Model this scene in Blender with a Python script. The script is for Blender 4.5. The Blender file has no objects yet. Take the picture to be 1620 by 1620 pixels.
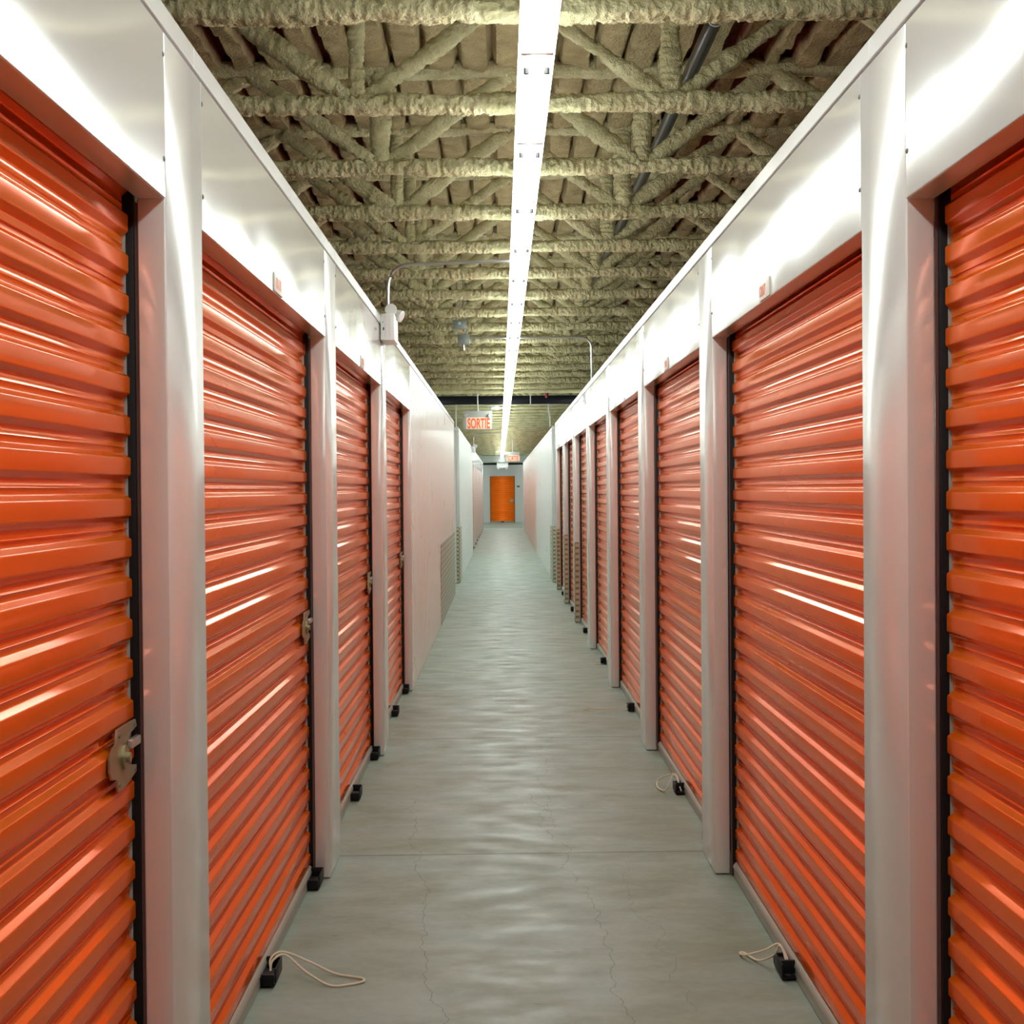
import bpy, bmesh, math, random
import numpy as np
from mathutils import Vector, Matrix
random.seed(7)
SC = bpy.context.scene
COL = SC.collection
WL, WR = 0.673, 0.817          # distance of left / right partition face from the camera line
HOPEN, HTRIM, HTOP = 2.09, 2.43, 2.48
HO = {-1: 2.092, 1: 2.076}
JAMB = 0.058
PIL = 0.40
OPEN = 2.56

# ------------------------------------------------------------------ materials
def nt(name):
    m = bpy.data.materials.new(name); m.use_nodes = True
    t = m.node_tree; b = t.nodes['Principled BSDF']
    return m, t, b
def N(t, typ, **kw):
    n = t.nodes.new(typ)
    for k, v in kw.items():
        if k in n.inputs: n.inputs[k].default_value = v
        else: setattr(n, k, v)
    return n
def simple(name, col, rough=0.5, metal=0.0, coat=0.0, emit=None, es=0.0):
    m, t, b = nt(name)
    b.inputs['Base Color'].default_value = (*col, 1)
    b.inputs['Roughness'].default_value = rough
    b.inputs['Metallic'].default_value = metal
    b.inputs['Coat Weight'].default_value = coat
    if emit:
        b.inputs['Emission Color'].default_value = (*emit, 1)
        b.inputs['Emission Strength'].default_value = es
    return m
def ramp(t, stops):
    r = t.nodes.new('ShaderNodeValToRGB')
    e = r.color_ramp.elements
    while len(e) < len(stops): e.new(0.5)
    for i, (p, c) in enumerate(stops):
        e[i].position = p; e[i].color = (*c, 1) if len(c) == 3 else c
    return r
L = lambda t, a, b: t.links.new(a, b)

def coords_rand(t):
    tc = t.nodes.new('ShaderNodeTexCoord'); oi = t.nodes.new('ShaderNodeObjectInfo')
    mu = N(t, 'ShaderNodeMath', operation='MULTIPLY'); mu.inputs[1].default_value = 37.0
    L(t, oi.outputs['Random'], mu.inputs[0])
    ad = N(t, 'ShaderNodeVectorMath', operation='ADD')
    L(t, tc.outputs['Object'], ad.inputs[0]); L(t, mu.outputs[0], ad.inputs[1])
    return ad.outputs[0]

def mat_white(name, wave=0.5, rough=0.2, col=(0.76, 0.755, 0.74), spec=0.5, coat=0.15, metal=0.22):
    m, t, b = nt(name)
    b.inputs['Base Color'].default_value = (*col, 1)
    b.inputs['Roughness'].default_value = rough
    b.inputs['Metallic'].default_value = metal; b.inputs['Specular IOR Level'].default_value = spec
    b.inputs['Coat Weight'].default_value = coat
    b.inputs['Coat Roughness'].default_value = 0.10
    v = coords_rand(t)
    mp = N(t, 'ShaderNodeMapping'); mp.inputs['Scale'].default_value = (0.8, 0.75, 2.4)
    L(t, v, mp.inputs['Vector'])
    n = N(t, 'ShaderNodeTexNoise'); n.inputs['Scale'].default_value = 1.0; n.inputs['Detail'].default_value = 1.2
    L(t, mp.outputs[0], n.inputs['Vector'])
    bp = N(t, 'ShaderNodeBump'); bp.inputs['Strength'].default_value = wave; bp.inputs['Distance'].default_value = 0.03
    L(t, n.outputs['Fac'], bp.inputs['Height'])
    L(t, bp.outputs[0], b.inputs['Normal']); L(t, bp.outputs[0], b.inputs['Coat Normal'])
    n2 = N(t, 'ShaderNodeTexNoise'); n2.inputs['Scale'].default_value = 3.0; n2.inputs['Detail'].default_value = 4
    L(t, v, n2.inputs['Vector'])
    mr = N(t, 'ShaderNodeMapRange'); mr.inputs['To Min'].default_value = rough*0.75; mr.inputs['To Max'].default_value = rough*1.3
    L(t, n2.outputs['Fac'], mr.inputs['Value']); L(t, mr.outputs[0], b.inputs['Roughness'])
    return m
M = {}
M['white'] = mat_white('white_painted_metal', 0.50, 0.095, (0.61, 0.61, 0.595), 0.4, 0.0, 0.16)
M['pillar'] = mat_white('white_pillar_metal', 0.34, 0.18)
M['trim'] = mat_white('white_trim_metal', 0.06, 0.22, (0.64, 0.64, 0.63), 0.35, 0.0, 0.1)
M['corr'] = mat_white('white_corrugated_metal', 0.10, 0.3, (0.86, 0.87, 0.85))

def mat_orange():
    m, t, b = nt('orange_painted_steel')
    v = coords_rand(t)
    n = N(t, 'ShaderNodeTexNoise'); n.inputs['Scale'].default_value = 2.2; n.inputs['Detail'].default_value = 2
    mp = N(t, 'ShaderNodeMapping'); mp.inputs['Scale'].default_value = (1, 0.7, 3.0)
    L(t, v, mp.inputs['Vector']); L(t, mp.outputs[0], n.inputs['Vector'])
    bp = N(t, 'ShaderNodeBump'); bp.inputs['Strength'].default_value = 0.12; bp.inputs['Distance'].default_value = 0.012
    L(t, n.outputs['Fac'], bp.inputs['Height']); L(t, bp.outputs[0], b.inputs['Normal']); L(t, bp.outputs[0], b.inputs['Coat Normal'])
    r = ramp(t, [(0.3, (0.88, 0.150, 0.008)), (0.7, (0.93, 0.180, 0.012))])
    L(t, n.outputs['Fac'], r.inputs[0]); L(t, r.outputs[0], b.inputs['Base Color'])
    b.inputs['Roughness'].default_value = 0.14
    b.inputs['Metallic'].default_value = 0.35
    b.inputs['Specular IOR Level'].default_value = 0.3
    b.inputs['Specular Tint'].default_value = (1.0, 0.36, 0.10, 1)
    b.inputs['Coat Weight'].default_value = 0.04
    b.inputs['Coat Roughness'].default_value = 0.05
    return m
M['orange'] = mat_orange()

def mat_floor():
    m, t, b = nt('concrete_floor')
    tc = t.nodes.new('ShaderNodeTexCoord'); P = tc.outputs['Object']
    def noise(scale, det, vec=P, sc=(1, 1, 1), dist=0.0):
        mp = N(t, 'ShaderNodeMapping'); mp.inputs['Scale'].default_value = sc
        L(t, vec, mp.inputs['Vector'])
        n = N(t, 'ShaderNodeTexNoise'); n.inputs['Scale'].default_value = scale; n.inputs['Detail'].default_value = det
        n.inputs['Distortion'].default_value = dist
        L(t, mp.outputs[0], n.inputs['Vector']); return n.outputs['Fac']
    n1 = noise(2.2, 8, sc=(1, 1.3, 1), dist=0.6)
    r1 = ramp(t, [(0.30, (0.218, 0.256, 0.190)), (0.52, (0.262, 0.325, 0.268)), (0.72, (0.290, 0.375, 0.340))])
    L(t, n1, r1.inputs[0])
    n2 = noise(26, 6)
    r2 = ramp(t, [(0.3, (0.84, 0.84, 0.82)), (0.7, (1.0, 1.0, 1.0))])
    L(t, n2, r2.inputs[0])
    mx = N(t, 'ShaderNodeMix', data_type='RGBA', blend_type='MULTIPLY'); mx.inputs[0].default_value = 0.8
    L(t, r1.outputs[0], mx.inputs[6]); L(t, r2.outputs[0], mx.inputs[7])
    cur = mx.outputs[2]
    # small dark marks
    n3 = noise(7, 3, sc=(0.6, 2.2, 1))
    r3 = ramp(t, [(0.235, (0.45, 0.44, 0.38)), (0.262, (1, 1, 1))])
    L(t, n3, r3.inputs[0])
    mx2 = N(t, 'ShaderNodeMix', data_type='RGBA', blend_type='MULTIPLY'); mx2.inputs[0].default_value = 0.8
    L(t, cur, mx2.inputs[6]); L(t, r3.outputs[0], mx2.inputs[7]); cur = mx2.outputs[2]
    sx = N(t, 'ShaderNodeSeparateXYZ'); L(t, P, sx.inputs[0])
    def math_(op, a, c=None, d=None):
        n = N(t, 'ShaderNodeMath', operation=op)
        for i, q in enumerate((a, c, d)):
            if q is None: continue
            if isinstance(q, (int, float)): n.inputs[i].default_value = q
            else: L(t, q, n.inputs[i])
        return n.outputs[0]
    X, Y = sx.outputs[0], sx.outputs[1]
    # sawn joints every 3.1 m
    wob = math_('MULTIPLY', X, -0.018)
    yy = math_('ADD', math_('ADD', Y, wob), 100*3.1 - 6.64)
    fr = math_('ABSOLUTE', math_('SUBTRACT', math_('FLOORED_MODULO', math_('ADD', yy, 1.55), 3.1), 1.55))
    j = math_('LESS_THAN', fr, 0.008)
    # cracks
    def crack(x0, sl, y0, ya, yb, w, seed):
        mp = N(t, 'ShaderNodeMapping'); mp.inputs['Scale'].default_value = (0, 2.4, 0); mp.inputs['Location'].default_value = (seed, 0, 0)
        L(t, P, mp.inputs['Vector'])
        n = N(t, 'ShaderNodeTexNoise'); n.inputs['Scale'].default_value = 1.2; n.inputs['Detail'].default_value = 5; n.inputs['Roughness'].default_value = 0.5
        L(t, mp.outputs[0], n.inputs['Vector'])
        cx = math_('ADD', math_('MULTIPLY', math_('SUBTRACT', n.outputs['Fac'], 0.5), 0.26),
                   math_('ADD', math_('MULTIPLY', math_('SUBTRACT', Y, y0), sl), x0))
        d = math_('ABSOLUTE', math_('SUBTRACT', X, cx))
        k = math_('LESS_THAN', d, w)
        k = math_('MULTIPLY', k, math_('GREATER_THAN', Y, ya)); k = math_('MULTIPLY', k, math_('LESS_THAN', Y, yb))
        return k
    c = math_('MAXIMUM', crack(-0.235, -0.08, 5.1, 3.8, 7.9, 0.0016, 3.1), crack(0.35, -0.066, 5.1, 3.8, 8.0, 0.0016, 8.7))
    c = math_('MAXIMUM', c, crack(0.52, -0.05, 5.1, 4.6, 6.5, 0.0009, 5.2))
    c = math_('MAXIMUM', c, crack(0.22, 0.03, 9, 7.0, 9.7, 0.0014, 15.2))
    cm = math_('MAXIMUM', math_('MULTIPLY', j, 0.85), math_('MULTIPLY', c, 0.6))
    mx3 = N(t, 'ShaderNodeMix', data_type='RGBA'); L(t, cm, mx3.inputs[0]); L(t, cur, mx3.inputs[6])
    mx3.inputs[7].default_value = (0.09, 0.085, 0.06, 1)
    L(t, mx3.outputs[2], b.inputs['Base Color'])
    n4 = noise(4.5, 6, sc=(1, 1.6, 1))
    mr = N(t, 'ShaderNodeMapRange'); mr.inputs['From Min'].default_value = 0.3; mr.inputs['From Max'].default_value = 0.7
    mr.inputs['To Min'].default_value = 0.36; mr.inputs['To Max'].default_value = 0.62
    L(t, n4, mr.inputs['Value']); L(t, mr.outputs[0], b.inputs['Roughness'])
    bp = N(t, 'ShaderNodeBump'); bp.inputs['Strength'].default_value = 0.06; bp.inputs['Distance'].default_value = 0.003
    L(t, noise(11, 5, sc=(0.7, 2.0, 1)), bp.inputs['Height']); L(t, bp.outputs[0], b.inputs['Normal'])
    return m
M['floor'] = mat_floor()

def mat_foam(name, ca, cb, deck=False):
    m, t, b = nt(name)
    v = coords_rand(t) if not deck else t.nodes.new('ShaderNodeTexCoord').outputs['Object']
    n = N(t, 'ShaderNodeTexNoise'); n.inputs['Scale'].default_value = 9; n.inputs['Detail'].default_value = 6
    L(t, v, n.inputs['Vector'])
    r = ramp(t, [(0.3, ca), (0.7, cb)]); L(t, n.outputs['Fac'], r.inputs[0])
    out = r.outputs[0]
    if deck:
        at = N(t, 'ShaderNodeAttribute', attribute_name='bare')
        mx = N(t, 'ShaderNodeMix', data_type='RGBA')
        L(t, at.outputs['Fac'], mx.inputs[0]); L(t, out, mx.inputs[6]); mx.inputs[7].default_value = (0.13, 0.020, 0.013, 1)
        out = mx.outputs[2]
    L(t, out, b.inputs['Base Color'])
    b.inputs['Roughness'].default_value = 0.85
    b.inputs['Specular IOR Level'].default_value = 0.2
    vo = N(t, 'ShaderNodeTexNoise'); vo.inputs['Scale'].default_value = 75; vo.inputs['Detail'].default_value = 4
    L(t, v, vo.inputs['Vector'])
    bp = N(t, 'ShaderNodeBump'); bp.inputs['Strength'].default_value = 1.0; bp.inputs['Distance'].default_value = 0.013
    L(t, vo.outputs['Fac'], bp.inputs['Height']); L(t, bp.outputs[0], b.inputs['Normal'])
    return m
M['foam'] = mat_foam('sprayed_foam', (0.52, 0.48, 0.27), (0.76, 0.72, 0.45))
M['deck'] = mat_foam('foam_coated_deck', (0.34, 0.275, 0.14), (0.50, 0.42, 0.23), True)

M['black'] = simple('black_plastic', (0.006, 0.006, 0.007), 0.5); M['black'].node_tree.nodes['Principled BSDF'].inputs['Specular IOR Level'].default_value = 0.25
M['flap'] = simple('grey_wear_strip', (0.38, 0.42, 0.38), 0.7)
M['alu'] = simple('grey_aluminium', (0.36, 0.41, 0.36), 0.42, 0.3)
M['galv'] = simple('galvanised_steel', (0.62, 0.64, 0.64), 0.28, 0.85)
M['brass'] = simple('tarnished_zinc', (0.36, 0.33, 0.20), 0.38, 0.75)
M['whitebox'] = simple('white_plastic', (0.90, 0.90, 0.88), 0.4)
M['greybox'] = simple('grey_sign_box', (0.55, 0.57, 0.54), 0.45)
M['screw'] = simple('grey_screw', (0.22, 0.22, 0.20), 0.4, 0.5)
M['seal'] = simple('maroon_jamb_seal', (0.16, 0.07, 0.06), 0.4)
M['pipe'] = simple('black_pipe', (0.006, 0.006, 0.012), 0.3); M['pipe'].node_tree.nodes['Principled BSDF'].inputs['Specular IOR Level'].default_value = 0.3
M['cord'] = simple('cream_cord', (0.72, 0.68, 0.52), 0.6)
M['rod'] = simple('pale_rod', (0.70, 0.72, 0.68), 0.4)
M['red'] = simple('red_paint', (0.45, 0.02, 0.02), 0.4)
M['housing'] = simple('white_enamel', (0.9, 0.9, 0.88), 0.35)
M['glass'] = simple('clear_lamp_glass', (0.9, 0.9, 0.9), 0.08, 0.0, 1.0)
M['lettering'] = simple('orange_lettering', (0.85, 0.10, 0.02), 0.5, emit=(1.0, 0.20, 0.05), es=0.3)
M['signface'] = simple('pale_sign_face', (0.80, 0.72, 0.62), 0.5, emit=(1.0, 0.72, 0.50), es=0.28)
M['ink'] = simple('orange_print', (0.75, 0.17, 0.06), 0.5)
M['plate'] = simple('cream_plate', (0.80, 0.78, 0.70), 0.35)
M['jbox'] = simple('weathered_grey_box', (0.26, 0.30, 0.29), 0.45, 0.3)
M['darktag'] = simple('dark_grey_plate', (0.10, 0.11, 0.11), 0.4)
M['beamgrey'] = simple('grey_green_paint', (0.40, 0.44, 0.39), 0.6)
LAMP = simple('fluorescent_lamp', (1, 1, 1), 0.5, emit=(0.915, 1.0, 0.955), es=21.0)
M['lamp'] = LAMP; M['clip'] = simple('dark_grey_clip', (0.03, 0.03, 0.028), 0.5)

def mat_tread():
    m, t, b = nt('diamond_plate')
    tc = t.nodes.new('ShaderNodeTexCoord')
    mp = N(t, 'ShaderNodeMapping'); mp.inputs['Rotation'].default_value = (math.radians(45), 0, 0)
    L(t, tc.outputs['Object'], mp.inputs['Vector'])
    vo = N(t, 'ShaderNodeTexChecker'); vo.inputs['Scale'].default_value = 22
    L(t, mp.outputs[0], vo.inputs['Vector'])
    bp = N(t, 'ShaderNodeBump'); bp.inputs['Strength'].default_value = 0.9; bp.inputs['Distance'].default_value = 0.004
    L(t, vo.outputs['Fac'], bp.inputs['Height']); L(t, bp.outputs[0], b.inputs['Normal'])
    r = ramp(t, [(0.0, (0.30, 0.27, 0.17)), (1.0, (0.62, 0.58, 0.44))]); L(t, vo.outputs['Fac'], r.inputs[0]); L(t, r.outputs[0], b.inputs['Base Color'])
    b.inputs['Metallic'].default_value = 0.85; b.inputs['Roughness'].default_value = 0.3
    return m
M['tread'] = mat_tread()

# ------------------------------------------------------------------ mesh helpers
def B(): return bmesh.new()
def box(bm, x0, x1, y0, y1, z0, z1, bevel=0.0, seg=2):
    x0, x1 = min(x0, x1), max(x0, x1); y0, y1 = min(y0, y1), max(y0, y1)
    vs = [bm.verts.new((x, y, z)) for x in (x0, x1) for y in (y0, y1) for z in (z0, z1)]
    fs = [(0, 1, 3, 2), (4, 6, 7, 5), (0, 4, 5, 1), (2, 3, 7, 6), (0, 2, 6, 4), (1, 5, 7, 3)]
    F = [bm.faces.new([vs[i] for i in f]) for f in fs]
    if bevel:
        es = list({e for f in F for e in f.edges})
        bmesh.ops.bevel(bm, geom=es, offset=bevel, segments=seg, profile=0.5, affect='EDGES')
def tube(bm, pts, r, seg=8, cap=True, closed=False):
    pts = [Vector(p) for p in pts]; n = len(pts); rings = []
    for i, p in enumerate(pts):
        if closed: d = pts[(i+1) % n] - pts[i-1]
        else: d = (pts[min(i+1, n-1)] - pts[max(i-1, 0)])
        d.normalize()
        up = Vector((0, 0, 1)) if abs(d.z) < 0.9 else Vector((1, 0, 0))
        a = d.cross(up).normalized(); c = a.cross(d)
        rings.append([bm.verts.new(p + a*math.cos(q)*r + c*math.sin(q)*r) for q in [2*math.pi*k/seg for k in range(seg)]])
    for i in range(n if closed else n-1):
        A, Bq = rings[i], rings[(i+1) % n]
        for k in range(seg): bm.faces.new((A[k], A[(k+1) % seg], Bq[(k+1) % seg], Bq[k]))
    if cap and not closed:
        bm.faces.new(rings[0]); bm.faces.new(list(reversed(rings[-1])))
def arc(p, steps=8):
    """rounded corner: p = list of (point, radius)"""
    out = []
    for i, (q, r) in enumerate(p):
        q = Vector(q)
        if r == 0 or i in (0, len(p)-1): out.append(q); continue
        a = (Vector(p[i-1][0]) - q).normalized(); b = (Vector(p[i+1][0]) - q).normalized()
        for k in range(steps+1):
            s = k/steps; A = q + a*r; C = q + b*r
            out.append(A*(1-s)**2 + q*2*s*(1-s)*0.72/0.72 + C*s*s) if False else out.append(A*(1-s)**2 + q*2*s*(1-s) + C*s*s)
    return out
def dome(bm, c, r, axis, h=0.5):
    m = Matrix.Translation(Vector(c)) @ Vector((0, 0, 1)).rotation_difference(Vector(axis)).to_matrix().to_4x4() @ Matrix.Diagonal((1, 1, h, 1))
    bmesh.ops.create_uvsphere(bm, u_segments=8, v_segments=5, radius=r, matrix=m)
def cyl(bm, c, axis, r, h, seg=20, r2=None):
    m = Matrix.Translation(Vector(c)) @ Vector((0, 0, 1)).rotation_difference(Vector(axis)).to_matrix().to_4x4()
    bmesh.ops.create_cone(bm, cap_ends=True, segments=seg, radius1=r, radius2=r if r2 is None else r2, depth=h, matrix=m)
def finish(name, me, mat, parent=None, smooth=True, angle=35):
    me.materials.append(M[mat] if isinstance(mat, str) else mat)
    if smooth:
        me.polygons.foreach_set('use_smooth', [True]*len(me.polygons))
        try: me.set_sharp_from_angle(angle=math.radians(angle))
        except Exception: pass
    o = bpy.data.objects.new(name, me); COL.objects.link(o)
    if parent is not None: o.parent = parent
    return o
def obj(name, bm, mat, parent=None, smooth=True, angle=35):
    bmesh.ops.recalc_face_normals(bm, faces=bm.faces)
    me = bpy.data.meshes.new(name); bm.to_mesh(me); bm.free()
    return finish(name, me, mat, parent, smooth, angle)
def npmesh(name, V, F):
    me = bpy.data.meshes.new(name); me.from_pydata(V.tolist() if hasattr(V, 'tolist') else V, [], F.tolist() if hasattr(F, 'tolist') else F)
    me.update(); return me
def empty(name, loc=(0, 0, 0), rz=0.0):
    o = bpy.data.objects.new(name, None); COL.objects.link(o); o.location = loc; o.rotation_euler = (0, 0, rz)
    o.empty_display_size = 0.1; return o
def thing(o, label, cat, group=None):
    o['label'] = label; o['category'] = cat
    if group: o['group'] = group
    return o
def struct(o, label=None):
    o['kind'] = 'structure'
    if label: o['label'] = label
    return o
def dup(root, loc, rz=None, skip=()):
    r = root.copy(); COL.objects.link(r); r.location = loc
    if rz is not None: r.rotation_euler = (0, 0, rz)
    for ch in root.children:
        if ch.name.split('.')[0] in skip: continue
        c = ch.copy(); COL.objects.link(c); c.parent = r
        for g in ch.children:
            d = g.copy(); COL.objects.link(d); d.parent = c
    return r
def text_mesh(s, width, height, depth=0.002, bold=0.0):
    cu = bpy.data.curves.new('txt', 'FONT'); cu.body = s; cu.size = 1; cu.extrude = 0.5; cu.offset = bold
    cu.align_x = 'LEFT'; cu.space_character = 1.0
    o = bpy.data.objects.new('txt', cu); COL.objects.link(o)
    bpy.context.view_layer.update()
    dg = bpy.context.evaluated_depsgraph_get()
    me = bpy.data.meshes.new_from_object(o.evaluated_get(dg))
    bpy.data.objects.remove(o)
    v = np.array([x.co[:] for x in me.vertices]); mn, mxx = v.min(0), v.max(0)
    v = (v - (mn+mxx)/2) / (mxx-mn) * np.array([width, height, depth])
    me.vertices.foreach_set('co', v.ravel()); me.materials.clear(); me.update()
    return me

# vectorised value noise
_rng = np.random.RandomState(3); _T = _rng.rand(64, 64, 64)
def vn(p):
    i = np.floor(p).astype(int); f = p - i; f = f*f*(3-2*f); r = 0
    for a in (0, 1):
        for b in (0, 1):
            for c in (0, 1):
                w = (f[..., 0] if a else 1-f[..., 0])*(f[..., 1] if b else 1-f[..., 1])*(f[..., 2] if c else 1-f[..., 2])
                r = r + w*_T[(i[..., 0]+a) % 64, (i[..., 1]+b) % 64, (i[..., 2]+c) % 64]
    return r
def fbm(p, o=3):
    s = 0; a = 1; tot = 0
    for k in range(o): s = s + a*vn(p*2**k + 7.3*k); tot += a; a *= .55
    return s/tot

# ------------------------------------------------------------------ camera
Yc = Vector((793-810, 810-774, 2560)).normalized()
Zc = Vector((-0.0082, 1, 0)); Zc = (Zc - Yc*Zc.dot(Yc)).normalized()
Xc = Vector((Zc.y*Yc.z-Zc.z*Yc.y, Zc.z*Yc.x-Zc.x*Yc.z, Zc.x*Yc.y-Zc.y*Yc.x))
if Xc.x < 0: Xc = -Xc
right = Vector((Xc.x, Yc.x, Zc.x)); up = Vector((Xc.y, Yc.y, Zc.y)); fwd = Vector((Xc.z, Yc.z, Zc.z))
cam = bpy.data.cameras.new('camera'); co = bpy.data.objects.new('camera', cam); COL.objects.link(co)
cam.sensor_width = 36; cam.lens = 36*2560/1620; cam.clip_end = 300; cam.clip_start = 0.05
mw = Matrix.Identity(4)
for r_ in range(3): mw[r_][0] = right[r_]; mw[r_][1] = up[r_]; mw[r_][2] = -fwd[r_]; 
mw[2][3] = 1.5
co.matrix_world = mw
SC.camera = co

# ------------------------------------------------------------------ floor, ceiling deck, end walls
YB = -4.0; YE = 73.0; YC = 60.0
bm = B(); box(bm, -4.2, 4.2, YB-0.2, YE+0.4, -0.12, 0.0); struct(obj('floor', bm, 'floor', smooth=False))

def deck(y0, y1, ny, nx):
    xs = np.linspace(-3.0, 3.2, nx); ys = np.linspace(y0, y1, ny)
    X, Y = np.meshgrid(xs, ys, indexing='ij')
    per = 0.152
    ph = (X + 0.03)/per; fr = ph - np.floor(ph); idx = np.floor(ph)
    wob = (vn(np.stack([X*3, Y*3, X*0+1], -1))-.5)*0.10
    g = np.abs(fr + wob - 0.5)*2          # 0 centre of rib, 1 in groove
    Pn = np.stack([X*9, Y*9, 0*X+2], -1); n = fbm(Pn, 3); nb = fbm(np.stack([X*1.3, Y*0.9, 0*X+9], -1), 2)
    band = np.exp(-((X-1.17)/0.16)**2)*0.55 + (X < -0.75)*0.22 + (X > 0.85)*0.14
    gw = np.clip(0.80 - band*0.75 - (nb-0.5)*0.5*(band > 0.05), 0.12, 0.9)
    t = np.clip((g-gw)/0.10, 0, 1)
    t = t*t*(3-2*t)
    Z = 3.455 + 0.055*t + (1-t)*((n-0.5)*0.060 - 0.012*np.sqrt(np.clip(1-g*g, 0, 1)))
    bare = np.clip((t-0.55)*4, 0, 1)*np.clip(band*5 + 0.10, 0, 1)
    V = np.stack([X, Y, Z], -1).reshape(-1, 3)
    I = np.arange(nx*ny).reshape(nx, ny)
    F = np.stack([I[:-1, :-1], I[:-1, 1:], I[1:, 1:], I[1:, :-1]], -1).reshape(-1, 4)
    return V, F, bare.reshape(-1)
V1, F1, b1 = deck(YB, 3.0, 30, 250)
V2, F2, b2 = deck(3.0, 18.0, 380, 560)
V3, F3, b3 = deck(18.0, YE+0.2, 260, 300)
V = np.concatenate([V1, V2, V3]); F = np.concatenate([F1, F2+len(V1), F3+len(V1)+len(V2)]); bb = np.concatenate([b1, b2, b3])
# a solid roof slab above the sprayed deck, in the same mesh
n0 = len(V)
zs = [(x, y, z) for x in (-3.0, 3.2) for y in (YB, YE+0.2) for z in (3.54, 3.66)]
V = np.concatenate([V, np.array(zs)]); bb = np.concatenate([bb, np.zeros(8)])
F = np.concatenate([F, np.array([(0, 1, 3, 2), (4, 6, 7, 5), (0, 4, 5, 1), (2, 3, 7, 6), (0, 2, 6, 4), (1, 5, 7, 3)])+n0])
me = npmesh('ceiling', V, F)
a = me.attributes.new('bare', 'FLOAT', 'POINT'); a.data.foreach_set('value', bb.astype(np.float32))
struct(finish('ceiling', me, 'deck', angle=60))

# ------------------------------------------------------------------ partition walls
def X(side, W, u): return side*(W+u)
def pillar_bm(side, W, y0, y1):
    bm = B(); box(bm, X(side, W, 0), X(side, W, JAMB), y0+0.001, y1-0.001, 0.004, HTRIM-0.001, bevel=0.0035, seg=3); return bm
def header(side, W, y0, y1, par):
    bm = B(); box(bm, X(side, W, 0), X(side, W, JAMB), y0+0.001, y1-0.001, HO[side], HTRIM-0.001, bevel=0.003, seg=3)
    obj('header_panel', bm, 'white', par, angle=10)
def trim(side, W, y0, y1, par):
    bm = B(); box(bm, X(side, W, -0.004), X(side, W, 0.17), y0+0.001, y1-0.001, HTRIM+0.002, HTOP, bevel=0.003)
    obj('top_trim', bm, 'trim', par, angle=10)
def screws(side, W, pts, par):
    bm = B()
    for y, z in pts: dome(bm, (X(side, W, -0.0005), y, z), 0.006, (-side, 0, 0), 0.55)
    obj('screw_heads', bm, 'screw', par)
def corrugated(par, mat, x_of, y0, y1, z0, z1, pitch=0.15, d=0.014, alongx=False):
    """ribbed sheet; x_of(u) gives the offset coordinate, ribs stand vertical, run from y0 to y1"""
    prof = []
    y = y0; k = 0
    while y < y1 - 1e-6:
        for f, u in ((0.0, 0), (0.52, 0), (0.60, d), (0.92, d)):
            yy = y + f*pitch
            if yy < y1: prof.append((yy, u))
        y += pitch
    prof.append((y1, prof[-1][1]))
    pr = prof + [(y1, 0.05), (y0, 0.05)]
    bm = B(); rows = []
    for z in (z0, z1):
        rows.append([bm.verts.new((x_of(u), yy, z) if not alongx else (yy, x_of(u), z)) for yy, u in pr])
    n = len(pr)
    for i in range(n): bm.faces.new((rows[0][i], rows[0][(i+1) % n], rows[1][(i+1) % n], rows[1][i]))
    bm.faces.new(rows[1]); bm.faces.new(list(reversed(rows[0])))
    return obj('corrugated_panel', bm, mat, par, angle=20)

wl = struct(empty('wall_left')); wr = struct(empty('wall_right'))
# near corners of the pillars (the end of each door opening)
LN = [-2.58, 0.34, 3.28, 6.24, 9.12, 12.05]
RN = [-2.66, 0.30, 3.253, 6.244, 9.22, 12.15, 15.10, 18.08, 21.10, 24.0]
def pts_for(y0, y1):
    p = []
    for z in (2.17, 2.38): p += [(y0-0.012, z), (y1+0.012, z)]
    p += [(y0+0.015, HTRIM+0.018), (y1-0.01, HTRIM+0.018)]
    return p
for side, W, NN, par in ((-1, WL, LN, wl), (1, WR, RN, wr)):
    sp = []
    for i, y in enumerate(NN):
        last = i == len(NN)-1
        w = (0.10 if side < 0 else 0.25) if last else PIL
        obj('pillar_panel', pillar_bm(side, W, y, y+w), 'pillar', par)
        if y > 0: sp += pts_for(y, y+w)
        if i:
            header(side, W, NN[i-1]+PIL, y, par)
            # trims: one length per bay, joined over the pillar
            trim(side, W, NN[i-1]+0.30, y+(w if last else 0.30), par)
            if y > 0:
                yy = NN[i-1]+PIL+0.5
                while yy < y-0.2: sp.append((yy, HTRIM+0.018)); yy += 0.62
    trim(side, W, NN[0], NN[0]+0.30, par)
    screws(side, W, sp, par)
# left: long corrugated stretch up to the cross aisle, then the far block
corrugated(wl, 'corr', lambda u: -(WL+u), 12.15, 23.2, 0.004, HTRIM)
trim(-1, WL, 12.15, 23.2, wl)
trim(-1, WL, 25.9, 38.0, wl)
corrugated(wl, 'corr', lambda u: -(WL+u), 25.9, 38.0, 0.004, HTRIM)
corrugated(wr, 'corr', lambda u: (WR+u), 25.9, YC, 0.004, HTRIM, pitch=0.25, d=0.02)
trim(1, WR, 25.9, YC, wr)
# faces of the far blocks turned to the cross aisle
for side, W, par in ((-1, WL, wl), (1, WR, wr)):
    a, b_ = sorted((side*(W+0.005), side*3.0))
    corrugated(par, 'corr', lambda u: 25.88+u, a, b_, 0.004, HTRIM, pitch=0.03, d=0.006, alongx=True)
    bm = B(); box(bm, side*W, side*3.0, 25.86, 25.94, HTRIM-0.005, HTOP+0.02, bevel=0.003); obj('top_trim', bm, 'trim', par)
    bm = B(); box(bm, side*(W-0.004), side*(W+0.05), 25.87, 25.93, 0.004, HTRIM, bevel=0.002); obj('corner_post', bm, 'trim', par)
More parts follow.
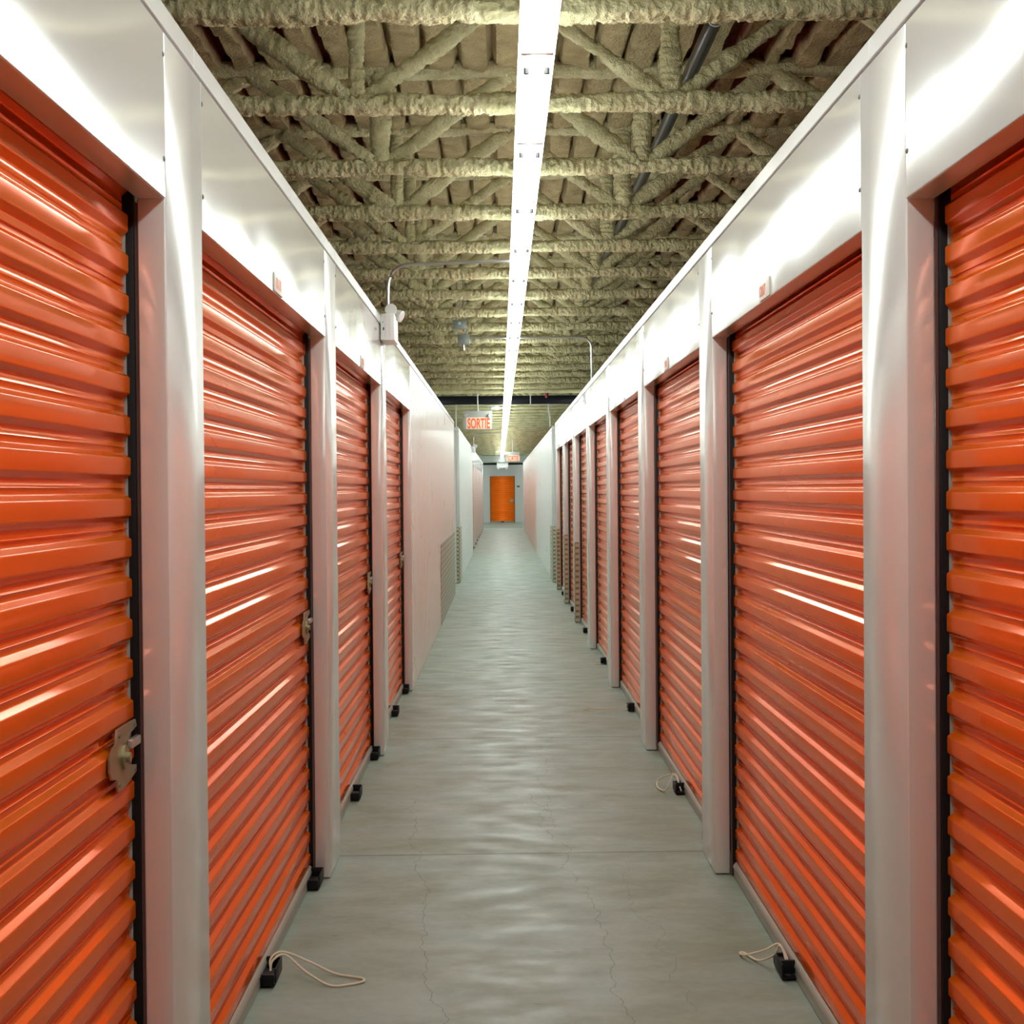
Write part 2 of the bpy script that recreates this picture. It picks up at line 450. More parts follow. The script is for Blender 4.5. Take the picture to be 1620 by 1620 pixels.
# backs of the near blocks along the cross aisle
bm = B(); box(bm, -WL-0.05, -3.0, 23.15, 23.2, 0.004, HTOP); obj('rear_panel', bm, 'corr', wl)
bm = B(); box(bm, WR+0.058, 3.2, 24.2, 24.25, 0.004, HTOP); obj('rear_panel', bm, 'corr', wr)
# left far block: bays of doors from 38 to 60 m
FN = [38.0 + 2.96*k for k in range(8)]
for i, y in enumerate(FN):
    obj('pillar_panel', pillar_bm(-1, WL, y, y+PIL if i < 7 else YC), 'pillar', wl)
    if i:
        header(-1, WL, FN[i-1]+PIL, y, wl)
trim(-1, WL, 38.0, YC, wl)
# diamond plate kick panels, 0.9 m high
def kick(side, W, y0, y1, par, jamb=False, front=True):
    bm = B()
    if front: box(bm, X(side, W, -0.0035), X(side, W, -0.0005), y0, y1, 0.006, 0.90)
    if jamb: box(bm, X(side, W, -0.0035), X(side, W, 0.046), y0-0.0035, y0-0.0005, 0.006, 0.90)
    obj('kick_plate', bm, 'tread', par, smooth=False)
kick(-1, WL, 17.8, 23.2, wl)
kick(-1, WL, 25.86, 27.1, wl, jamb=True)
for y in (18.08, 21.10, 24.0): kick(1, WR, y, y+0.24, wr, jamb=True)
kick(1, WR, 25.86, 27.1, wr, jamb=True)

# end wall with the door opening
we = struct(empty('wall_end'))
DX, DW = 0.05, 1.12
bm = B()
box(bm, -4.0, DX-DW/2, YE, YE+0.12, 0.0, 2.6); box(bm, DX+DW/2, 4.0, YE, YE+0.12, 0.0, 2.6); box(bm, DX-DW/2, DX+DW/2, YE, YE+0.12, 2.09, 2.6)
obj('end_panel', bm, 'trim', we, smooth=False)
bm = B(); box(bm, -4, 4, YE-0.02, YE+0.1, 2.6, 2.68); obj('dark_gap', bm, 'black', we, smooth=False)
bm = B(); box(bm, -4, 4, 70.3, YE+0.3, 2.68, 2.96); box(bm, -4, 4, YE+0.05, YE+0.3, 2.6, 3.6); obj('bulkhead', bm, 'beamgrey', we, smooth=False)
bm = B(); box(bm, -4, 4, YE+0.1, YE+0.3, 0, 2.6); obj('backing', bm, 'darktag', we, smooth=False)
bm = B(); box(bm, -4.0, 4.0, YB-0.15, YB, 0, 3.6); struct(obj('wall_back', bm, 'trim', smooth=False))
bm = B(); box(bm, -WL-0.02, WR+0.02, YC+0.1, YC+1.7, 0.0005, 0.004); struct(obj('trim_1', bm, 'alu', smooth=False), 'dull metal strip set in the floor where the far cross aisle begins')
for nm, x in (('wall_far_left', -4.1), ('wall_far_right', 4.0)):
    bm = B(); box(bm, x, x+0.1, YB, YE+0.2, 0, 3.66); struct(obj(nm, bm, 'corr', smooth=False))

# ------------------------------------------------------------------ roller doors
# local frame: opening centre on the floor, +x looks into the aisle, unit inside at -x
def curtain_me(width, ztop=2.36, z0=0.055):
    prof = []; z = z0; k = 0; P = 0.0815
    uo, ui = 0.073, 0.085
    while z < ztop:
        extra = (k % 6 == 4)
        seq = [(0.000, ui), (0.0015, ui-0.0012), (0.003, ui)] if False else []
        # lobe
        seq += [(0.000, ui), (0.004, ui-0.0012), (0.0115, uo+0.0014), (0.0135, uo+0.0003), (0.0155, uo), (0.0440, uo), (0.0458, uo+0.0003), (0.0475, uo+0.0014),
                (0.0550, ui-0.0012), (0.0565, ui-0.0003), (0.0580, ui)]
        if extra: seq += [(0.0660, ui), (0.0670, ui-0.0035), (0.0690, ui-0.0035), (0.0700, ui)]
        else: seq += [(0.0672, ui), (0.0680, ui-0.0009), (0.0688, ui)]
        seq += [(0.0800, ui)]
        prof += [(z+dz, u) for dz, u in seq]; z += P; k += 1
    n = len(prof); h = width/2
    Vv = []; Ff = []
    for y in (-h, h):
        for zz, u in prof: Vv.append((-u, y, zz))
    for i in range(n-1): Ff.append((i, i+1, n+i+1, n+i))
    # back skin 1.5 mm behind, closed all round
    o = len(Vv)
    for y in (-h, h):
        for zz, u in prof: Vv.append((-u-0.0015, y, zz))
    for i in range(n-1): Ff.append((o+i, o+n+i, o+n+i+1, o+i+1))
    for s in (0, n):
        for i in range(n-1): Ff.append((s+i, o+s+i, o+s+i+1, s+i+1) if s == 0 else (s+i, s+i+1, o+s+i+1, o+s+i))
    Ff.append((0, n, o+n, o)); Ff.append((n-1, o+n-1, o+2*n-1, 2*n-1))
    return npmesh('curtain', Vv, Ff)
def lift_handle(par, yc, name):
    bm = B()
    # open-topped black foot lift: outer wall, shelf, near and far caps
    box(bm, -0.026, -0.022, yc-0.07, yc+0.07, 0.008, 0.052, 0.001)
    box(bm, -0.066, -0.024, yc-0.10, yc-0.088, 0.012, 0.042, 0.001)
    box(bm, -0.066, -0.024, yc+0.035, yc+0.047, 0.018, 0.058, 0.001)
    box(bm, -0.066, -0.024, yc-0.10, yc+0.07, 0.008, 0.012, 0.0005)
    box(bm, -0.066, -0.024, yc-0.09, yc+0.0, 0.030, 0.034, 0.0005)
    return obj(name, bm, 'black', par)
def latch(par, yc):
    bm = B()
    u = -0.069; zc = 0.985
    pts = [(-0.125, 0.012), (-0.100, 0.03), (-0.075, 0.033), (-0.065, 0.060), (0.09, 0.060), (0.10, 0.045), (0.04, 0.038), (0.02, 0.02), (0.02, -0.02), (0.095, -0.032),
           (0.095, -0.045), (0.0, -0.060), (-0.06, -0.060), (-0.07, -0.034), (-0.110, -0.028), (-0.125, -0.012)]
    a = [bm.verts.new((u, yc+p[0], zc+p[1])) for p in pts]; b = [bm.verts.new((u+0.004, yc+p[0], zc+p[1])) for p in pts]
    n = len(pts)
    for i in range(n): bm.faces.new((a[i], a[(i+1) % n], b[(i+1) % n], b[i]))
    bm.faces.new(b); bm.faces.new(list(reversed(a)))
    pl = obj('latch', bm, 'brass', par); pl['label'] = 'tarnished metal slide latch'
    bm = B(); cyl(bm, (u+0.006, yc-0.015, zc), (1, 0, 0), 0.024, 0.008); cyl(bm, (u+0.012, yc-0.015, zc), (1, 0, 0), 0.010, 0.012)
    obj('lock_cylinder', bm, 'brass', pl)
    bm = B(); box(bm, u+0.004, u+0.016, yc+0.012, yc+0.085, zc+0.012, zc+0.030, 0.003); obj('bolt', bm, 'galv', pl)
    bm = B()
    for (dy, dz) in ((-0.05, 0.047), (0.078, 0.053), (-0.05, -0.048), (0.08, -0.039)): dome(bm, (u+0.004, yc+dy, zc+dz), 0.006, (1, 0, 0), 0.5)
    obj('rivets', bm, 'screw', pl)
def make_door(width, name='roller_door', second=True):
    r = empty(name)
    h = width/2
    finish('curtain', curtain_me(width-0.050), 'orange', r, angle=50)
    # bottom bar with rounded lip
    bm = B(); prof = [(-0.066, 0.004), (-0.066, 0.034), (-0.0635, 0.037), (-0.0635, 0.043), (-0.066, 0.049), (-0.070, 0.054), (-0.076, 0.059), (-0.089, 0.060), (-0.089, 0.004)]
    A = [bm.verts.new((x, -h+0.026, z)) for x, z in prof]; C = [bm.verts.new((x, h-0.026, z)) for x, z in prof]; n = len(prof)
    for i in range(n): bm.faces.new((A[i], A[(i+1) % n], C[(i+1) % n], C[i]))
    bm.faces.new(A); bm.faces.new(list(reversed(C)))
    obj('bottom_bar', bm, 'alu', r)
    for s in (-1, 1):
        bm = B(); box(bm, -0.0645, -0.120, s*h, s*(h-0.018), 0.002, 2.12, 0.001)
        g = obj('guide_rail', bm, 'black', r)
        bm = B(); box(bm, -0.0585, -0.0643, s*h, s*(h-0.004), 0.002, 2.085); obj('seal_strip', bm, 'seal', g)
        bm = B(); box(bm, -0.080, -0.100, s*(h-0.0182), s*(h-0.020), 0.08, 2.06); obj('wear_strip', bm, 'flap', g)
    lift_handle(r, 0.0 if width > 2 else 0.0, 'lift_handle')
    if second: lift_handle(r, h-0.10, 'lift_handle')
    latch(r, h-0.132)
    return r
def cord(par, pts, r=0.0036, closed=False):
    # smooth through points (Catmull-Rom)
    P = [Vector(p) for p in pts]; out = []
    n = len(P)
    rng = range(n) if closed else range(n-1)
    for i in rng:
        p0 = P[(i-1) % n] if closed or i else P[i]; p1 = P[i]; p2 = P[(i+1) % n]; p3 = P[(i+2) % n] if closed or i+2 < n else P[(i+1) % n]
        for k in range(6):
            t = k/6
            out.append(0.5*((2*p1) + (p2-p0)*t + (2*p0-5*p1+4*p2-p3)*t*t + (3*p1-p0-3*p2+p3)*t**3))
    if not closed: out.append(P[-1])
    bm = B(); tube(bm, out, r, 6, closed=closed)
    o = obj('pull_cord', bm, 'cord', par); o['label'] = 'cream looped pull cord'
    return o
proto = make_door(OPEN)
G = 'orange roller doors along the corridor'
doors = []
labL = ['glossy orange roller door cut off by the left edge of the photo',
        'orange roller door between the two nearest left pillars, long pull cord on the floor',
        'third orange roller door along the left wall, just before the emergency light',
        'farthest full-height orange roller door on the left, next to the white ribbed wall']
labR = ['glossy orange roller door cut off by the right edge of the photo',
        'orange roller door on the right under number plate 1207',
        'third orange roller door along the right wall, short cord loop at its foot',
        'fourth orange roller door along the right wall, thin cord loop lying flat',
        'fifth orange roller door along the right wall, counted from the camera',
        'sixth orange roller door along the right wall, before the pillars with metal kick plates',
        'narrow visible orange roller door on the right just behind first kick-plated pillar',
        'last orange roller door on the right before the cross aisle']
def place(y0, y1, side, W, label, group=G):
    global proto, used
    yc = (y0+y1)/2
    loc = (side*W, yc, 0); rz = 0 if side < 0 else math.pi
    if not doors: d = proto; d.location = loc; d.rotation_euler = (0, 0, rz)
    else: d = dup(proto, loc, rz, skip=('pull_cord',))
    thing(d, label, 'roller door', group); doors.append(d); return d
DL = {}; DR = {}
for i in range(2, len(LN)): DL[i] = place(LN[i-1]+PIL, LN[i], -1, WL, labL[i-2])
for i in range(2, len(RN)): DR[i] = place(RN[i-1]+PIL, RN[i], 1, WR, labR[i-2])
# the bay behind the camera, seen only in reflections
place(LN[0]+PIL, LN[1], -1, WL, 'orange roller door on the left behind the camera')
place(RN[0]+PIL, RN[1], 1, WR, 'orange roller door on the right behind the camera')
for i in range(1, len(FN)):
    place(FN[i-1]+PIL, FN[i], -1, WL, 'far roller door on the left beyond the cross aisle, seen as a reddish sliver', 'sliver-thin doors far down the left side')
# cords, in each door's own frame (x into the aisle, mirrored for the right doors by the rotation)
cord(DL[3], [(-0.044, -0.02, 0.030), (-0.048, 0.00, 0.062), (-0.015, 0.03, 0.075), (0.06, 0.05, 0.040), (0.14, 0.03, 0.008), (0.20, 0.0, 0.005), (0.235, -0.02, 0.005),
             (0.24, -0.05, 0.005), (0.20, -0.08, 0.005), (0.14, -0.085, 0.005), (0.06, -0.01, 0.025), (-0.005, 0.02, 0.068), (-0.04, -0.01, 0.060), (-0.045, -0.03, 0.030)])
cord(DR[3], [(-0.044, 0.03, 0.030), (-0.040, 0.00, 0.070), (-0.028, -0.04, 0.085), (0.01, -0.06, 0.06), (0.055, -0.15, 0.02), (0.065, -0.21, 0.008), (0.05, -0.22, 0.006),
             (0.02, -0.12, 0.010), (-0.015, -0.04, 0.05), (-0.03, -0.02, 0.085), (-0.046, 0.01, 0.06), (-0.05, 0.04, 0.030)])
cord(DR[4], [(-0.044, 0.03, 0.030), (-0.035, -0.02, 0.085), (0.0, -0.10, 0.07), (0.04, -0.18, 0.03), (0.05, -0.10, 0.01), (0.02, 0.02, 0.02), (-0.02, 0.00, 0.09), (-0.05, 0.06, 0.02)])
cord(DR[5], [(-0.05, 0.0, 0.03), (-0.02, -0.02, 0.035), (0.10, -0.06, 0.008), (0.24, -0.10, 0.005), (0.26, -0.05, 0.005), (0.15, 0.02, 0.005), (0.02, 0.05, 0.01), (-0.05, 0.02, 0.03)], 0.0022)
cord(DR[6], [(-0.05, 0.0, 0.03), (0.0, 0.04, 0.02), (0.03, 0.08, 0.006), (-0.02, 0.10, 0.006), (-0.05, 0.05, 0.006)], 0.0025)
# end door
ed = make_door(DW, second=False); ed.location = (DX, YE, 0.0); ed.rotation_euler = (0, 0, -math.pi/2)
thing(ed, 'orange roller door facing the camera at the far end of the corridor', 'roller door')

# ------------------------------------------------------------------ number plates over the doors
def number_plate(side, W, yc, txt, label, first=None):
    r = empty('number_plate', (side*W, yc, HO[side]+0.032), 0 if side < 0 else math.pi)
    bm = B(); box(bm, 0.0, 0.004, -0.09, 0.09, -0.028, 0.030, 0.001)
    obj('plate', bm, 'plate', r)
    if txt:
        me = text_mesh(txt, 0.11, 0.034, 0.001, 0.01)
        o = finish('lettering', me, 'ink', r, smooth=False)
        o.matrix_local = Matrix(((0, 0, 1, 0.0046), (1, 0, 0, -0.03), (0, 1, 0, 0.0), (0, 0, 0, 1)))
    else:
        bm = B()
        for k in range(4): box(bm, 0.004, 0.0048, -0.055+k*0.028, -0.045+k*0.028, -0.015, 0.017)
        obj('print', bm, 'ink', r)
    thing(r, label, 'number plate', 'number plates over the doors')
    return r
number_plate(1, WR, 4.98, '1207', 'small cream plate reading 1207 over the second door on the right')
number_plate(-1, WL, 4.92, None, 'small pale plate over the second door on the left, lost in the glare')
number_plate(-1, WL, 7.9, None, 'small framed plate over the third door on the left below the emergency light')
number_plate(1, WR, 7.95, None, 'small plate over the third door on the right')

# ------------------------------------------------------------------ ceiling joists
ZJ = 3.0; JD = 0.45
def foam_tube(p0, p1, ry, rz, nl, ns, seed, amp=0.012, fq=38):
    p0 = np.array(p0, float); p1 = np.array(p1, float)
    d = p1-p0; Lg = np.linalg.norm(d); d /= Lg
    yv = np.array([0, 1.0, 0]); nv = np.cross(d, yv)
    s = np.linspace(0, 1, nl)[:, None]; a = np.linspace(0, 2*np.pi, ns, endpoint=False)[None, :]
    base = p0[None, None, :] + d*(s*Lg)[..., None]
    ca, sa = np.cos(a)+0*s, np.sin(a)+0*s
    # rounded-square section
    k = 1/np.maximum((np.abs(ca)**3+np.abs(sa)**3)**(1/3), 1e-6)
    dirv = (ca*k*ry)[..., None]*yv + (sa*k*rz)[..., None]*nv
    P = base + dirv
    nq = fbm(P*fq + seed*13.1, 2); n = (1-np.abs(2*nq-1)*1.6) - 0.5; n2 = vn(P*7 + seed*3.7) - 0.5
    sc = 1 + (n*1.0*amp + n2*1.6*amp)/((ry+rz)/2)
    P = base + dirv*sc[..., None]
    V = P.reshape(-1, 3); I = np.arange(nl*ns).reshape(nl, ns); J = np.roll(I, -1, 1)
    F = np.stack([I[:-1], J[:-1], J[1:], I[1:]], -1).reshape(-1, 4).tolist()
    F.append(I[0].tolist()[::-1]); F.append(I[-1].tolist())
    return V, F
XA, XB = -2.7, 2.9
def joist_set(seed, hi, zoff=0):
    """returns list of (name, mesh) for one joist at local y=0"""
    out = []
    nl, ns = (900, 26) if hi else (140, 8)
    V, F = foam_tube((XA, 0, 0), (XB, 0, 0), 0.046, 0.034, nl, ns, seed, 0.016 if hi else 0.012, 40 if hi else 14)
    me = npmesh('bottom_chord', V, F); out.append(('bottom_chord', me))
    V, F = foam_tube((XA, 0.0, JD), (XB, 0.0, JD), 0.050, 0.034, nl//2, ns, seed+5, 0.014, 34 if hi else 14)
    out.append(('top_chord', npmesh('top_chord', V, F)))
    x = -0.55 - 1.22*1
    nodes = []
    while x < XB: nodes.append(x); x += 1.22
    rs = random.Random(int(seed*10))
    for i, xn in enumerate(nodes):
        for kind in (0, -1, 1):
            x1 = xn + kind*0.60
            th = (0.036 if kind == 0 else 0.031) * rs.uniform(0.88, 1.2)
            dy = 0.012*kind
            V, F = foam_tube((xn+kind*0.03, dy, 0.02), (x1, dy, JD-0.02), th, th, (80 if hi else 10), (16 if hi else 6), seed+i*1.7+kind, 0.014 if hi else 0.006, 40 if hi else 12)
            out.append(('web_bar', npmesh('web_bar', V, F)))
    # slender exposed bridging angle above the chord
    return out
variants = [joist_set(s, True) for s in (1.0, 2.3, 4.1)]
lowset = joist_set(6.6, False)
ordn = ['nearest', 'second', 'third', 'fourth', 'fifth', 'sixth', 'seventh', 'eighth', 'ninth', 'tenth', 'eleventh', 'twelfth']
# small meshes joined for the far rows, where the web is only a few pixels
Vs, Fs, off = [], [], 0
for nm, me in lowset:
    v = np.array([x.co[:] for x in me.vertices]); Vs.append(v)
    Fs += [[i+off for i in p.vertices] for p in me.polygons]; off += len(v)
far_me = npmesh('ceiling_joist', np.concatenate(Vs), Fs); far_me.materials.append(M['foam'])
far_me.polygons.foreach_set('use_smooth', [True]*len(far_me.polygons))
for vset in variants:
    for nm, me in vset:
        me.materials.append(M['foam']); me.polygons.foreach_set('use_smooth', [True]*len(me.polygons))
K = 0; y = 5.08
while y < YE-3:
    if K == 17: K += 1; y += 1.235; continue
    if K < 16:
        r = empty('ceiling_joist', (0, y, ZJ))
        for nm, me in variants[K % 3]:
            o = bpy.data.objects.new(nm, me); COL.objects.link(o); o.parent = r
    else:
        r = bpy.data.objects.new('ceiling_joist', far_me); COL.objects.link(r); r.location = (0, y, ZJ)
    if K < 12: lab = '%s foam-coated ceiling joist counted from the top of the photo' % ordn[K]
    elif y < 26.0: lab = 'foam-coated ceiling joist in the tightly stacked rows just before the black beam'
    else: lab = 'foam-coated ceiling joist far away beyond the black beam'
    thing(r, lab, 'joist', 'foam-coated ceiling joists')
    K += 1; y += 1.235

# ------------------------------------------------------------------ strip lights
def light_x(y):
    if y < 13: return 0.117
    return 0.117 - (y-13)*0.0014
def make_light():
    r = empty('strip_light')
    Lh = 1.222/2
    bm = B(); box(bm, -0.036, 0.036, -Lh, Lh, 0.044, 0.078, 0.004); obj('housing', bm, 'housing', r)
    # wrap-round diffuser, lit from inside
    prof = []
    for k in range(11):
        a = math.pi*k/10; c, s = math.cos(a), math.sin(a)
        prof.append((0.055*math.copysign(abs(c)**0.6, c), 0.044 - 0.044*abs(s)**0.6))
    bm = B(); rows = []
    for yy in (-Lh+0.030, Lh-0.003): rows.append([bm.verts.new((x, yy, z)) for x, z in prof])
    n = len(prof)
    for i in range(n): bm.faces.new((rows[0][i], rows[0][(i+1) % n], rows[1][(i+1) % n], rows[1][i]))
    bm.faces.new(rows[0]); bm.faces.new(list(reversed(rows[1])))
    obj('diffuser', bm, 'lamp', r)
    for s in (-1, 1):
        bm = B(); cyl(bm, (0.031*s, -Lh+0.150, -0.010), (0, 0, 1), 0.009, 0.018, 14)
        obj('diffuser_clip', bm, 'clip', r)
    bm = B(); box(bm, -0.048, 0.048, -Lh-0.002, -Lh+0.029, 0.003, 0.070, 0.003); obj('joining_cap', bm, 'housing', r)
    bm = B(); tube(bm, [(0.0, -Lh+0.32, 0.073), (0.0, -Lh+0.32, 0.215)], 0.004, 6); obj('hanger', bm, 'galv', r)
    return r
lp = make_light(); k = -5; cnt = 0
while True:
    y0 = 4.76 + 1.235*k; yc = y0 + 0.6175
    if yc > 69.8: break
    loc = (light_x(yc), yc, 2.775)
    o = lp if cnt == 0 else dup(lp, loc)
    o.location = loc
    if k == -1: lab = 'glowing strip light cut off by the top edge of the photo'
    elif k == 0: lab = 'strip light whose joining cap with two small clips shows near the top'
    elif k == 1: lab = 'third glowing strip light down from the top edge of the photo'
    elif k == 2: lab = 'fourth glowing strip light down from the top edge of the photo'
    elif k < -1: lab = 'strip light overhead behind the top edge of the photo'
    else: lab = 'glowing strip light in the receding row, butted end to end'
    thing(o, lab, 'light', 'fluorescent strip lights in one long row')
    cnt += 1; k += 1
for x, yy, zz, lab in [(x, yy, 2.60, 'near the far end wall') for yy in (69.3, 71.4) for x in (-1.62, -2.9, 1.78, 3.05)] + [(-1.75, 24.4, 2.72, 'beside the nearer exit sign'), (1.9, 24.4, 2.72, 'beside the nearer exit sign')]:  # unseen fill lamps, added to brighten the far end and the nearer crossing
    o = dup(lp, (x, yy, zz), math.pi/2); thing(o, 'added unseen fill strip light in a cross aisle %s, hidden behind the partition' % lab, 'light', 'added cross aisle fill lights')

# ------------------------------------------------------------------ services under the roof
bm = B(); tube(bm, [(0.81, 3.0, 3.24), (0.80, 30, 3.24)], 0.030, 16)
pp = obj('sprinkler_pipe', bm, 'pipe'); thing(pp, 'dark glossy pipe running along the roof above the joists, right of the lights', 'pipe')
bm = B(); cyl(bm, (0.81, 6.02, 3.24), (0, 1, 0), 0.0315, 0.010, 20); obj('pale_ring', bm, 'rod', pp)
bm = B()
for yy in (8.1, 18.0, 26.6): tube(bm, [(0.81, yy, 3.26), (0.81, yy, 3.47)], 0.005, 6)
obj('hanger_rods', bm, 'galv', pp)
bm = B(); box(bm, -2.9, 3.1, 26.0, 26.14, 2.865, 3.0, 0.006)
bb_ = obj('black_beam', bm, 'pipe'); thing(bb_, 'black steel beam crossing the corridor under the roof behind the exit sign', 'beam')
bm = B()
for xx in (-2.0, 0.48, 2.2): tube(bm, [(xx, 26.07, 2.99), (xx, 26.07, 3.47)], 0.010, 6)
for xx in (0.48,): tube(bm, [(xx, 25.985, 2.86), (xx, 25.985, 3.2)], 0.010, 6)
obj('hanger_rods', bm, 'rod', bb_)
for x, lab in ((-0.715, 'pale hanging rod above the left corner of the far wall'), (0.79, 'pale hanging rod above the right corner of the far wall')):
    bm = B(); tube(bm, [(x, 25.9, HTOP+0.02), (x, 25.9, 2.62), (x-0.02*(1 if x > 0 else 0), 25.94, 2.74), (x-0.02*(1 if x > 0 else 0), 26.03, 2.866)], 0.011, 8)
    thing(obj('hanging_rod', bm, 'rod'), lab, 'rod')
bm = B(); box(bm, 0.70, 0.73, 25.3, 25.4, 2.93, 3.00, 0.003); o = obj('red_fitting', bm, 'red'); thing(o, 'small dark red fitting hanging under the roof above the right wall', 'fitting')
bm = B(); tube(bm, [(0.74, 25.35, 2.95), (0.74, 25.35, 3.49)], 0.012, 8); obj('stem', bm, 'black', o)

# emergency lights on the left wall top
def emergency(y0, y1, label, conduit_to):
    r = empty('emergency_light', (-WL, (y0+y1)/2, 2.34))
    h = (y1-y0)/2
    bm = B(); box(bm, 0.005, 0.082, -h, h, 0.0, 0.148, 0.004); obj('battery_box', bm, 'whitebox', r)
    bm = B()
    box(bm, 0.030, 0.0305, -h-0.001, -h+0.001, 0.012, 0.136); box(bm, 0.055, 0.0555, -h-0.001, -h+0.001, 0.012, 0.136)
    cyl(bm, (0.022, -h-0.001, 0.068), (0, 1, 0), 0.004, 0.004, 10); box(bm, 0.018, 0.026, -h-0.002, -h+0.001, 0.055, 0.068); cyl(bm, (0.018, -h-0.001, 0.100), (0, 1, 0), 0.003, 0.004, 10)
    obj('switch_holes', bm, 'darktag', r)
    for i, (x, yy, z, ax) in enumerate(((0.060, -h+0.05, 0.178, (0.1, -1, -0.25)), (0.090, 0.04, 0.160, (0.8, -0.3, -0.35)))):
        a = Vector(ax).normalized()
        bm = B(); cyl(bm, (x, yy, z), a, 0.026, 0.05, 24, r2=0.034); dome(bm, Vector((x, yy, z))-a*0.022, 0.027, -a, 0.8)
        bm2 = B(); cyl(bm2, Vector((x, yy, z))+a*0.0255, a, 0.028, 0.006, 24)
        cyl(bm, (x, yy, 0.15), (0, 0, 1), 0.010, 0.03, 12)
        hd = obj('lamp_head', bm, 'whitebox', r); obj('lens', bm2, 'glass', hd)
    thing(r, label, 'emergency light')
    return r
emergency(9.07, 9.39, 'white emergency light with two lamp heads on top of the left wall', None)
emergency(37.2, 37.6, 'small white emergency light far away on the left wall top beyond the exit sign', None)
def conduit(pts, label, r=0.0095):
    bm = B(); tube(bm, arc(pts, 10), r, 10)
    return thing(obj('conduit', bm, 'galv'), label, 'conduit')
conduit([((-0.640, 9.30, 2.489), 0), ((-0.640, 9.30, 2.79), 0.14), ((0.060, 9.30, 2.81), 0)], 'bright metal conduit bending from the emergency light across to the strip lights')
conduit([((-0.63, 37.4, 2.49), 0), ((-0.63, 37.4, 2.80), 0.14), ((0.018, 37.4, 2.81), 0)], 'thin far conduit bending over from the distant emergency light')
conduit([((0.829, 14.70, HTOP), 0), ((0.829, 14.70, 2.872), 0.11), ((-0.275, 14.70, 2.872), 0)], 'thin metal conduit bending down onto the right wall top from the junction boxes')
r = empty('junction_box', (-0.33, 14.70, 2.86)); thing(r, 'lower small grey junction box left of the lights, end of the long conduit', 'junction box', 'junction boxes under the roof')
bm = B(); box(bm, -0.052, 0.052, -0.03, 0.03, -0.045, 0.045, 0.004); obj('box_body', bm, 'jbox', r)
bm = B(); tube(bm, [(-0.03, 0, 0.045), (-0.05, 0, 0.062)], 0.008, 6); tube(bm, [(0.03, 0, 0.04), (0.03, 0, 0.07), (0.0, 0, 0.17), (0.0, 0, 0.60)], 0.008, 6); obj('conduit_stub', bm, 'galv', r)
bm = B(); cyl(bm, (0.0, 0.0, -0.07), (0, 0, 1), 0.008, 0.05, 10); obj('pendant_stub', bm, 'galv', r)
r = empty('junction_box', (-0.36, 14.50, 2.975)); thing(r, 'upper grey junction box with two conduits rising to the roof', 'junction box', 'junction boxes under the roof')
bm = B(); box(bm, -0.06, 0.06, -0.03, 0.03, -0.04, 0.04, 0.004); obj('box_body', bm, 'jbox', r)
bm = B(); cyl(bm, (0.0, -0.032, 0.008), (0, 1, 0), 0.014, 0.006, 16); obj('knockout', bm, 'rod', r)
for xx in (-0.03, 0.03):
    bm = B(); tube(bm, [(xx, 0, 0.03), (xx, 0, 0.16), (xx+0.01, 0, 0.50)], 0.008, 6); obj('riser_conduit', bm, 'galv', r)
# sensors clipped to the lights
for yy, lab in ((26.0, 'small white sensor box beside the strip lights, right above the exit sign'), (56.0, 'tiny white sensor box beside the far end of the strip lights')):
    r = empty('sensor_box', (light_x(yy)-0.19, yy, 2.77))
    bm = B(); box(bm, -0.06, 0.06, -0.05, 0.05, 0.0, 0.06, 0.006); obj('sensor_body', bm, 'whitebox', r)
    bm = B(); tube(bm, [(0.05, 0, 0.045), (0.1345, 0, 0.03)], 0.010, 8); obj('arm', bm, 'whitebox', r)
    thing(r, lab, 'sensor')

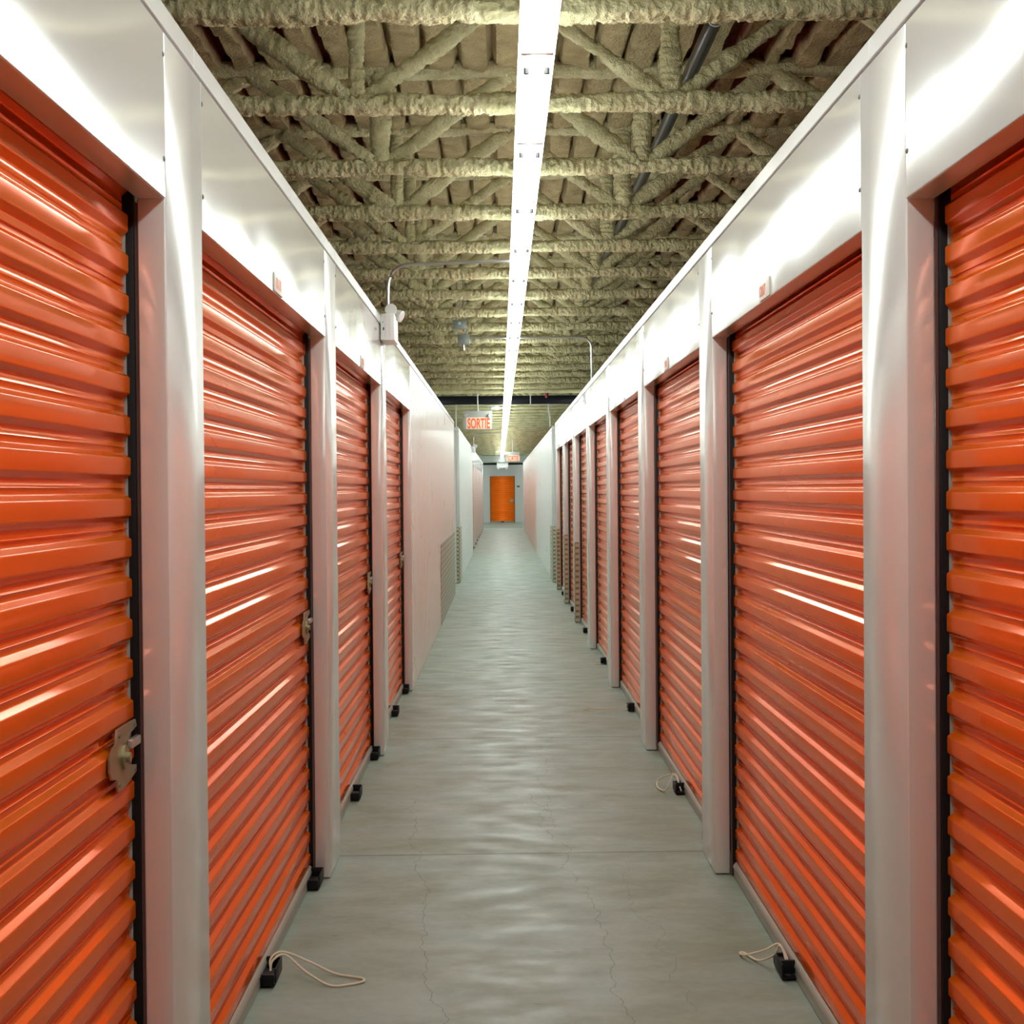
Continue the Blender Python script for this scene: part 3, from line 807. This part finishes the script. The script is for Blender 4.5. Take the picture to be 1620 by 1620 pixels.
# exit signs
def exit_sign(x, y, z, label, rodtop):
    r = empty('exit_sign', (x, y, z)); w, h = 0.44, 0.285
    bm = B(); box(bm, -w/2, w/2, -0.03, 0.03, 0, h, 0.006); obj('sign_box', bm, 'greybox', r)
    bm = B(); box(bm, -w/2+0.045, w/2-0.012, -0.0325, -0.029, 0.008, 0.185, 0.001); obj('sign_face', bm, 'signface', r)
    me = text_mesh('SORTIE', 0.335, 0.155, 0.004, 0.020)
    o = finish('lettering', me, 'lettering', r, smooth=False)
    o.matrix_local = Matrix(((1, 0, 0, 0.015), (0, 0, -1, -0.035), (0, 1, 0, 0.094), (0, 0, 0, 1)))
    o['label'] = 'orange letters SORTIE'
    for s in (-1, 1):
        bm = B(); cyl(bm, (s*0.175, -0.05, 0.215), (s*0.5, -1, -0.3), 0.024, 0.04, 18, r2=0.030); box(bm, s*0.175-0.008, s*0.175+0.008, -0.05, 0.0, 0.225, 0.245, 0.002)
        hd = obj('lamp_head', bm, 'greybox', r)
        bm = B(); a = Vector((s*0.5, -1, -0.3)).normalized(); cyl(bm, Vector((s*0.175, -0.05, 0.215))+a*0.021, a, 0.025, 0.004, 18); obj('lens', bm, 'whitebox', hd)
    bm = B(); tube(bm, [(0, 0, h-0.005), (0, 0, rodtop-z)], 0.009, 8); obj('hanging_rod', bm, 'rod', r)
    thing(r, label, 'exit sign', 'SORTIE exit signs'); return r
exit_sign(-0.345, 24.4, 2.40, 'nearer SORTIE exit sign hanging left of the strip lights', 2.975)
exit_sign(0.345, 48.3, 2.325, 'farther small SORTIE exit sign hanging right of the strip lights', 2.975)

# fittings at the end wall
r = empty('emergency_light', (0.06, 70.55, 2.40))
bm = B(); box(bm, -0.25, 0.25, -0.13, -0.001, 0.03, 0.279, 0.01); obj('battery_box', bm, 'whitebox', r)
for s in (-1, 1):
    bm = B(); cyl(bm, (s*0.16, -0.15, 0.02), (s*0.5, -1, -0.3), 0.04, 0.07, 20, r2=0.05); obj('lamp_head', bm, 'whitebox', r)
thing(r, 'white emergency light box hung from the grey bulkhead above the far orange door', 'emergency light')
bm = B(); box(bm, 0.70, 0.84, YE-0.012, YE-0.001, 1.58, 1.66, 0.003); thing(obj('wall_tag', bm, 'darktag'), 'small dark tag on the white wall right of the far orange door', 'tag')

# ------------------------------------------------------------------ world and colour
w = bpy.data.worlds.new('world'); SC.world = w; w.use_nodes = True
w.node_tree.nodes['Background'].inputs[0].default_value = (0.9, 0.92, 1.0, 1); w.node_tree.nodes['Background'].inputs[1].default_value = 0.02
vs = SC.view_settings; SC.display_settings.display_device = 'sRGB'
vs.view_transform = 'Standard'; vs.look = 'None'; vs.gamma = 1; vs.use_curve_mapping = False; vs.exposure = 0.12
SC.cycles.max_bounces = 6; SC.cycles.diffuse_bounces = 4; SC.cycles.glossy_bounces = 3
SC.cycles.adaptive_threshold = 0.03
SC.cycles.sample_clamp_indirect = 6
